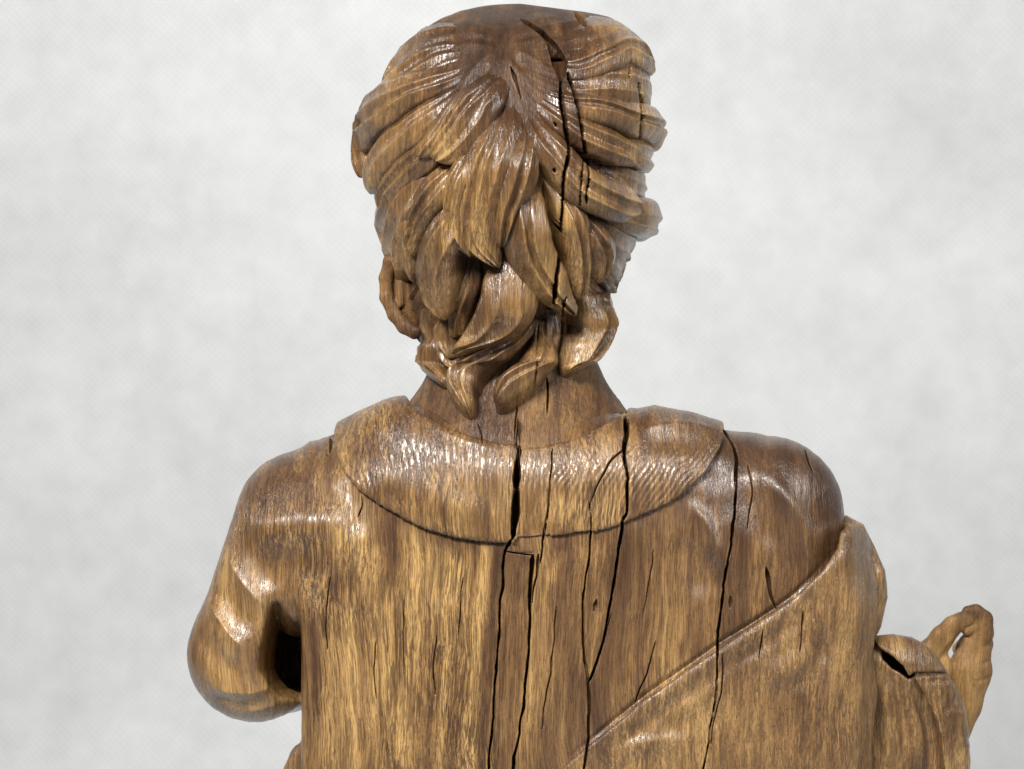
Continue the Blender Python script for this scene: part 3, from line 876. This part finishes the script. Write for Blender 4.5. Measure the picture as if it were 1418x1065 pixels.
# each lock: points (u, v, width) from root to tip, lift of its crest, offset of its bed, number of strands, skew of crest
LOCKS = [
    # --- back of the crown, sweeping to the left
    ([(672, 40, 20), (630, 46, 34), (588, 62, 40), (556, 90, 36), (534, 122, 22)], 9, 0, 4, 0.2),
    ([(668, 60, 20), (620, 74, 36), (578, 98, 42), (548, 122, 36), (530, 146, 18)], 10, 1, 3, 0.2),
    ([(664, 74, 20), (618, 106, 40), (568, 132, 56), (522, 166, 56), (500, 206, 46), (514, 246, 22)], 18, 5, 5, -0.2),
    ([(658, 96, 18), (620, 142, 40), (584, 176, 48), (552, 200, 50), (530, 232, 40), (528, 268, 16)], 15, 3, 4, -0.2),
    ([(648, 130, 16), (622, 172, 34), (592, 212, 46), (564, 238, 48), (542, 266, 36), (538, 292, 12)], 12, 2, 4, 0.2),
    ([(704, 88, 16), (688, 116, 44), (664, 154, 64), (636, 196, 62), (612, 222, 30)], 18, 8, 5, 0.25),
    ([(656, 108, 12), (640, 146, 26), (618, 186, 34), (592, 218, 16)], 15, 9, 3, -0.2),
    ([(620, 220, 24), (594, 250, 48), (568, 284, 58), (556, 328, 52), (562, 366, 36), (570, 392, 10)], 16, 2, 4, -0.3),
    ([(574, 246, 24), (552, 274, 36), (540, 306, 34), (548, 350, 14)], 12, 2, 3, -0.1),
    ([(648, 216, 20), (620, 246, 42), (596, 284, 46), (584, 320, 36), (588, 350, 10)], 18, 7, 3, -0.4),
    # --- middle of the back of the head
    ([(708, 118, 20), (700, 160, 50), (686, 215, 72), (668, 268, 78), (668, 316, 60), (694, 358, 14)], 22, 10, 5, -0.1),
    ([(676, 176, 16), (654, 220, 34), (640, 262, 34), (640, 302, 28), (660, 342, 10)], 24, 12, 2, -0.4),
    ([(734, 150, 16), (728, 200, 40), (718, 248, 46), (704, 290, 38), (696, 330, 16)], 22, 12, 3, 0.3),
    ([(684, 262, 20), (644, 292, 52), (622, 334, 58), (622, 382, 52), (638, 428, 14)], 26, 14, 4, -0.3),
    ([(690, 326, 46), (704, 370, 66), (702, 416, 74), (680, 458, 60), (650, 492, 16)], 28, 18, 4, 0.25),
    ([(752, 222, 24), (728, 266, 50), (726, 316, 64), (744, 368, 62), (776, 424, 18)], 28, 14, 4, -0.3),
    ([(756, 232, 18), (778, 276, 38), (788, 320, 42), (788, 366, 36), (782, 404, 16)], 22, 10, 3, 0.2),
    ([(612, 384, 34), (604, 416, 36), (602, 454, 32), (606, 490, 22)], 10, 4, 3, -0.1),
    ([(632, 404, 20), (626, 438, 28), (628, 468, 24), (638, 498, 8)], 18, 6, 2, 0.0),
    ([(612, 436, 28), (610, 472, 40), (608, 508, 34), (624, 540, 12)], 17, 6, 3, -0.4),
    ([(744, 440, 24), (704, 476, 40), (664, 510, 50), (646, 546, 42), (656, 582, 20)], 28, 8, 4, -0.2),
    ([(756, 446, 22), (750, 484, 40), (732, 520, 48), (706, 550, 38), (690, 574, 16)], 28, 12, 3, 0.2),
    ([(816, 368, 34), (818, 412, 44), (814, 452, 48), (800, 488, 44), (778, 522, 20)], 24, 6, 3, 0.2),
    ([(596, 262, 18), (580, 292, 32), (572, 326, 34), (584, 360, 22), (590, 382, 8)], 15, 7, 2, -0.3),
    ([(586, 352, 20), (590, 384, 34), (586, 418, 36), (584, 450, 26), (594, 476, 10)], 12, 4, 2, -0.3),
    ([(652, 350, 20), (652, 392, 30), (642, 430, 30), (640, 466, 18)], 14, 6, 2, 0.2),
    ([(630, 452, 16), (626, 480, 26), (634, 506, 18), (640, 524, 8)], 14, 4, 2, 0.2),
    ([(768, 430, 16), (766, 460, 22), (760, 490, 18), (756, 512, 8)], 6, 0, 2, 0.0),
    # --- right of the split, bands that wrap to the side
    ([(735, 50, 16), (790, 50, 34), (842, 46, 46), (880, 66, 48), (906, 104, 40), (915, 130, 24)], 8, 0, 3, 0.1),
    ([(746, 80, 14), (796, 92, 36), (838, 78, 42), (866, 66, 38), (900, 84, 34), (918, 100, 26)], 15, 3, 2, 0.3),
    ([(750, 100, 14), (800, 116, 40), (850, 112, 54), (886, 122, 50), (912, 142, 40), (925, 155, 24)], 10, 1, 3, 0.1),
    ([(736, 112, 12), (786, 146, 34), (844, 160, 48), (888, 172, 54), (920, 186, 52), (938, 192, 34)], 16, 7, 3, 0.2),
    ([(732, 122, 12), (774, 170, 36), (820, 196, 44), (856, 214, 38), (868, 228, 24)], 16, 5, 3, 0.2),
    ([(728, 142, 14), (750, 196, 42), (786, 248, 58), (828, 272, 56), (860, 278, 46)], 24, 12, 4, 0.15),
    ([(836, 192, 16), (868, 204, 36), (894, 214, 44), (918, 222, 38), (930, 230, 24)], 15, 3, 3, 0.1),
    ([(836, 232, 18), (862, 250, 36), (884, 262, 40), (906, 270, 36), (915, 276, 24)], 10, 2, 3, 0.0),
    ([(816, 286, 22), (852, 292, 46), (884, 300, 58), (912, 314, 56), (926, 322, 38)], 18, 9, 4, 0.0),
    ([(806, 296, 20), (838, 320, 36), (868, 338, 44), (892, 354, 36), (904, 364, 24)], 15, 4, 3, 0.1),
    ([(810, 318, 20), (838, 350, 34), (860, 372, 38), (878, 388, 28), (890, 398, 20)], 15, 3, 3, 0.0),
    ([(818, 356, 16), (836, 382, 28), (848, 400, 28), (858, 412, 18)], 13, 3, 2, 0.0),
    ([(786, 284, 22), (806, 310, 42), (816, 342, 40), (806, 380, 16)], 22, 8, 3, 0.1),
]
def make_lock(i, pts, lift, off, strands, skew):
    rr = random.Random(100 + i)
    c, L = catmull(pts, 1.5)
    lift *= 1.4; off *= 1.5; strands = max(2, round(strands * 0.55))
    side_band = pts[-1][0] > 866
    big = lift >= 22
    if side_band: strands = 2; lift *= 1.15 if big else 0.6; c[:, 2] *= 1.08 if big else 1.22
    n = len(c)
    s = np.linspace(0, 1, n)
    w = 0.91 * c[:, 2] * np.sqrt(np.clip(1 - np.clip((s - 0.93) / 0.07, 0, 1) ** 2, 0.05, 1))
    cu = c[:, 0] + 1.5 * noise2(s * L / 40, s * 0 + .5, i); cv = c[:, 1]
    tu = np.gradient(cu); tv = np.gradient(cv)
    tl = np.hypot(tu, tv); nu, nv = -tv / tl, tu / tl
    m = int(max(14, c[:, 2].max() / 1.4))
    q = np.linspace(-1, 1, m)
    q = np.sign(q) * (1 - (1 - np.abs(q)) ** 1.25)
    Sg, T = np.meshgrid(s, q, indexing='ij')
    wig = 1 + 0.06 * noise2(Sg * L / 18, T * 0 + np.sign(T) * 5, i + 40) * 2
    U = cu[:, None] + nu[:, None] * T * w[:, None] * 0.5 * wig
    V = cv[:, None] + nv[:, None] * T * w[:, None] * 0.5 * wig
    P, N = head_base(U.ravel(), V.ravel())
    # smoother bed: blend the normal towards the lock's mean direction
    rise = smooth(0.03, 0.46, Sg)
    tip = np.sqrt(np.clip(1 - np.clip((Sg - 0.80) / 0.20, 0, 1) ** 2, 0, 1))
    Tk = np.clip(T - skew * (1 - T * T), -1, 1)
    prof = np.clip(1 - np.abs(Tk) ** 2.4, 0, 1) ** 0.5
    # scooped flutes with crisp ridges between them
    nf = strands + 1
    gro = np.zeros_like(T)
    edges = [np.full_like(T, -1.02)]
    for g in range(1, nf):
        t0 = -1 + 2 * (g + 0.42 * (rr.random() - 0.5)) / nf
        edges.append(t0 * (1 - 0.15 * Sg) + 0.20 * noise2(Sg * L / 50, T * 0 + g, i + 7) + 0.16 * (rr.random() - 0.5) * (Sg - 0.3))
    edges.append(np.full_like(T, 1.02))
    for g in range(nf):
        lo_, hi_ = edges[g], edges[g + 1]
        x = (T - 0.5 * (lo_ + hi_)) / np.maximum(0.5 * (hi_ - lo_), 0.05)
        dep = 0.45 + 0.75 * rr.random()
        if g in (0, nf - 1): dep *= 0.6
        gro += np.where(np.abs(x) < 1, dep * (1 - x * x), 0)
    fine = noise2(T * strands * 3.2 + 40, Sg * L / 60, i + 70) + 0.6 * noise2(T * strands * 7 + 40, Sg * L / 40, i + 90)
    k = rise * (0.35 + 0.65 * tip)
    amp = min(13.0, 4.5 + lift * 0.28) * (0.25 + 0.75 * rise) * (0.75 if side_band else 1.0)
    H = off * rise + lift * (0.10 + 0.90 * k) * prof - gro * amp * prof ** 0.6 * 0.95 * (0.45 + 0.55 * tip) + (0.3 if side_band else 1.0) * fine * prof * (0.25 + 0.75 * rise)
    H += 1.4 * fbm(U / 16, V / 16, i + 300, 2) * prof
    H -= 8 * (1 - rise) ** 2
    edge = np.abs(T) > 0.999
    endm = (np.arange(n)[:, None] == 0) | (np.arange(n)[:, None] == n - 1)
    H = np.where(edge | endm, -17, H)
    back = np.ones_like(H).ravel()
    top = P + N * H.ravel()[:, None]
    cd = crack_depth(top[:, 0], top[:, 1]) * (N[:, 2] < 0.1)
    top += crack_dir(N) * cd[:, None]
    a, b = np.meshgrid(np.arange(n - 1), np.arange(m - 1), indexing='ij')
    a0 = (a * m + b).ravel()
    Qt = np.stack([a0, a0 + 1, a0 + m + 1, a0 + m], 1)
    # rim and closed underside, buried in the head
    ring = np.concatenate([np.arange(m), np.arange(1, n) * m + m - 1, (n - 1) * m + np.arange(m - 2, -1, -1), np.arange(n - 2, 0, -1) * m])
    NN = n * m
    low = P[ring] - N[ring] * 20.0
    W = np.vstack([top, low])
    k0 = np.arange(len(ring)); k1 = (k0 + 1) % len(ring)
    wall = np.stack([ring[k1], ring[k0], NN + k0, NN + k1], 1)
    Q = np.vstack([Qt, wall])
    under = [list(range(NN, NN + len(ring)))[::-1]]
    # orientation check: top faces must look along N
    fn = face_normals(W, Qt)
    if (fn * N[Qt[:, 0]]).sum(1).mean() < 0: Q = Q[:, ::-1]; under = [under[0][::-1]]
    wear_tone = 0.30 + 0.34 * (prof * k).ravel() - 0.22 * (gro * rise).ravel() + 0.20 * noise2(U / 25, V / 40, i).ravel() + 0.24 * smooth(0.5, 0.95, Sg).ravel()
    wear_tone -= (0.30 * smooth(190, 70, np.hypot(U - 690, V - 70))).ravel()
    wear_tone += 0.05 * (rr.random() - 0.5)
    wear_tone = np.concatenate([wear_tone, np.full(len(ring), 0.3)])
    return mesh_obj("hair_lock", unproj(W), Q, under, M_HAIR, hair, {"wear_tone": wear_tone})
for i, (pts, lift, off, st, sk) in enumerate(LOCKS):
    make_lock(i, pts, lift, off, st, sk)

# ear beside the hanging locks
EAR = [(556, 352, 150, 9), (540, 362, 150, 9), (534, 385, 152, 9), (535, 412, 150, 9), (546, 436, 146, 9), (560, 452, 140, 10), (574, 460, 135, 10)]
def ear_F(u, v, y):
    f = None
    for a, b in zip(EAR[:-1], EAR[1:]):
        d = capsule(u, v, y, a, b)
        f = d if f is None else smin(f, d, 4)
    f = smin(f, ellipsoid(u, v, y, (566, 405, 168), (30, 52, 16)), 5)
    f = smin(f, capsule(u, v, y, (556, 378, 154, 5), (554, 420, 152, 6)), 5)
    return f
surface_part("ear", ear_F, (516, 336, 110), (612, 480, 200), 2.5, M_SKIN, statue, 1, None, None, lambda u, v, y, N: 0.22 + 0 * u, False, 300)

# ---------------------------------------------------------------- rest of the figure below the picture, and its block
def build_skirt():
    rows, cols = 40, 96
    vs = np.linspace(1095, 3230, rows)
    th = np.linspace(0, 2 * math.pi, cols, endpoint=False)
    P = []
    for k, vv in enumerate(vs):
        t = k / (rows - 1)
        zc = ZC - (vv - V0) * S
        fold = 0.010 * t * np.sin(th * 9 + 2 * t) + 0.006 * t * np.sin(th * 17 + 1.0)
        a = 0.150 + 0.03 * t + fold; b = 0.042 + 0.06 * smooth(0, 0.3, t) + 0.03 * t + fold
        x = 0.030 * (1 - t) + a * np.cos(th)
        y = 0.052 + 0.02 * t + b * np.sin(th)
        P.append(np.stack([x, y, np.full(cols, zc)], 1))
    W = np.vstack(P)
    a, b = np.meshgrid(np.arange(rows - 1), np.arange(cols), indexing='ij')
    b2 = (b + 1) % cols
    Q = np.stack([a * cols + b, a * cols + b2, (a + 1) * cols + b2, (a + 1) * cols + b], -1).reshape(-1, 4)[:, ::-1]
    mesh_obj("robe_skirt", W, Q, [list(range(cols)), list(range((rows - 1) * cols, rows * cols))[::-1]], M_ROBE, statue, {"wear_tone": np.full(len(W), 0.45)})
    zb = W[:, 2].min()
    n = 48
    t = np.linspace(0, 2 * math.pi, n, endpoint=False)
    rings = []
    for r, z in ((0.24, 0.002), (0.25, 0.01), (0.25, zb - 0.01), (0.24, zb + 0.004)):
        rings.append(np.stack([0.01 + r * np.cos(t), 0.07 + 0.8 * r * np.sin(t), np.full(n, z)], 1))
    W = np.vstack(rings)
    Q = []
    for k in range(3):
        for j in range(n):
            Q.append([k * n + j, k * n + (j + 1) % n, (k + 1) * n + (j + 1) % n, (k + 1) * n + j])
    mesh_obj("base", W, np.array(Q), [list(range(n))[::-1], list(range(3 * n, 4 * n))], M_SKIN, statue, {"wear_tone": np.full(len(W), 0.35)})
build_skirt()
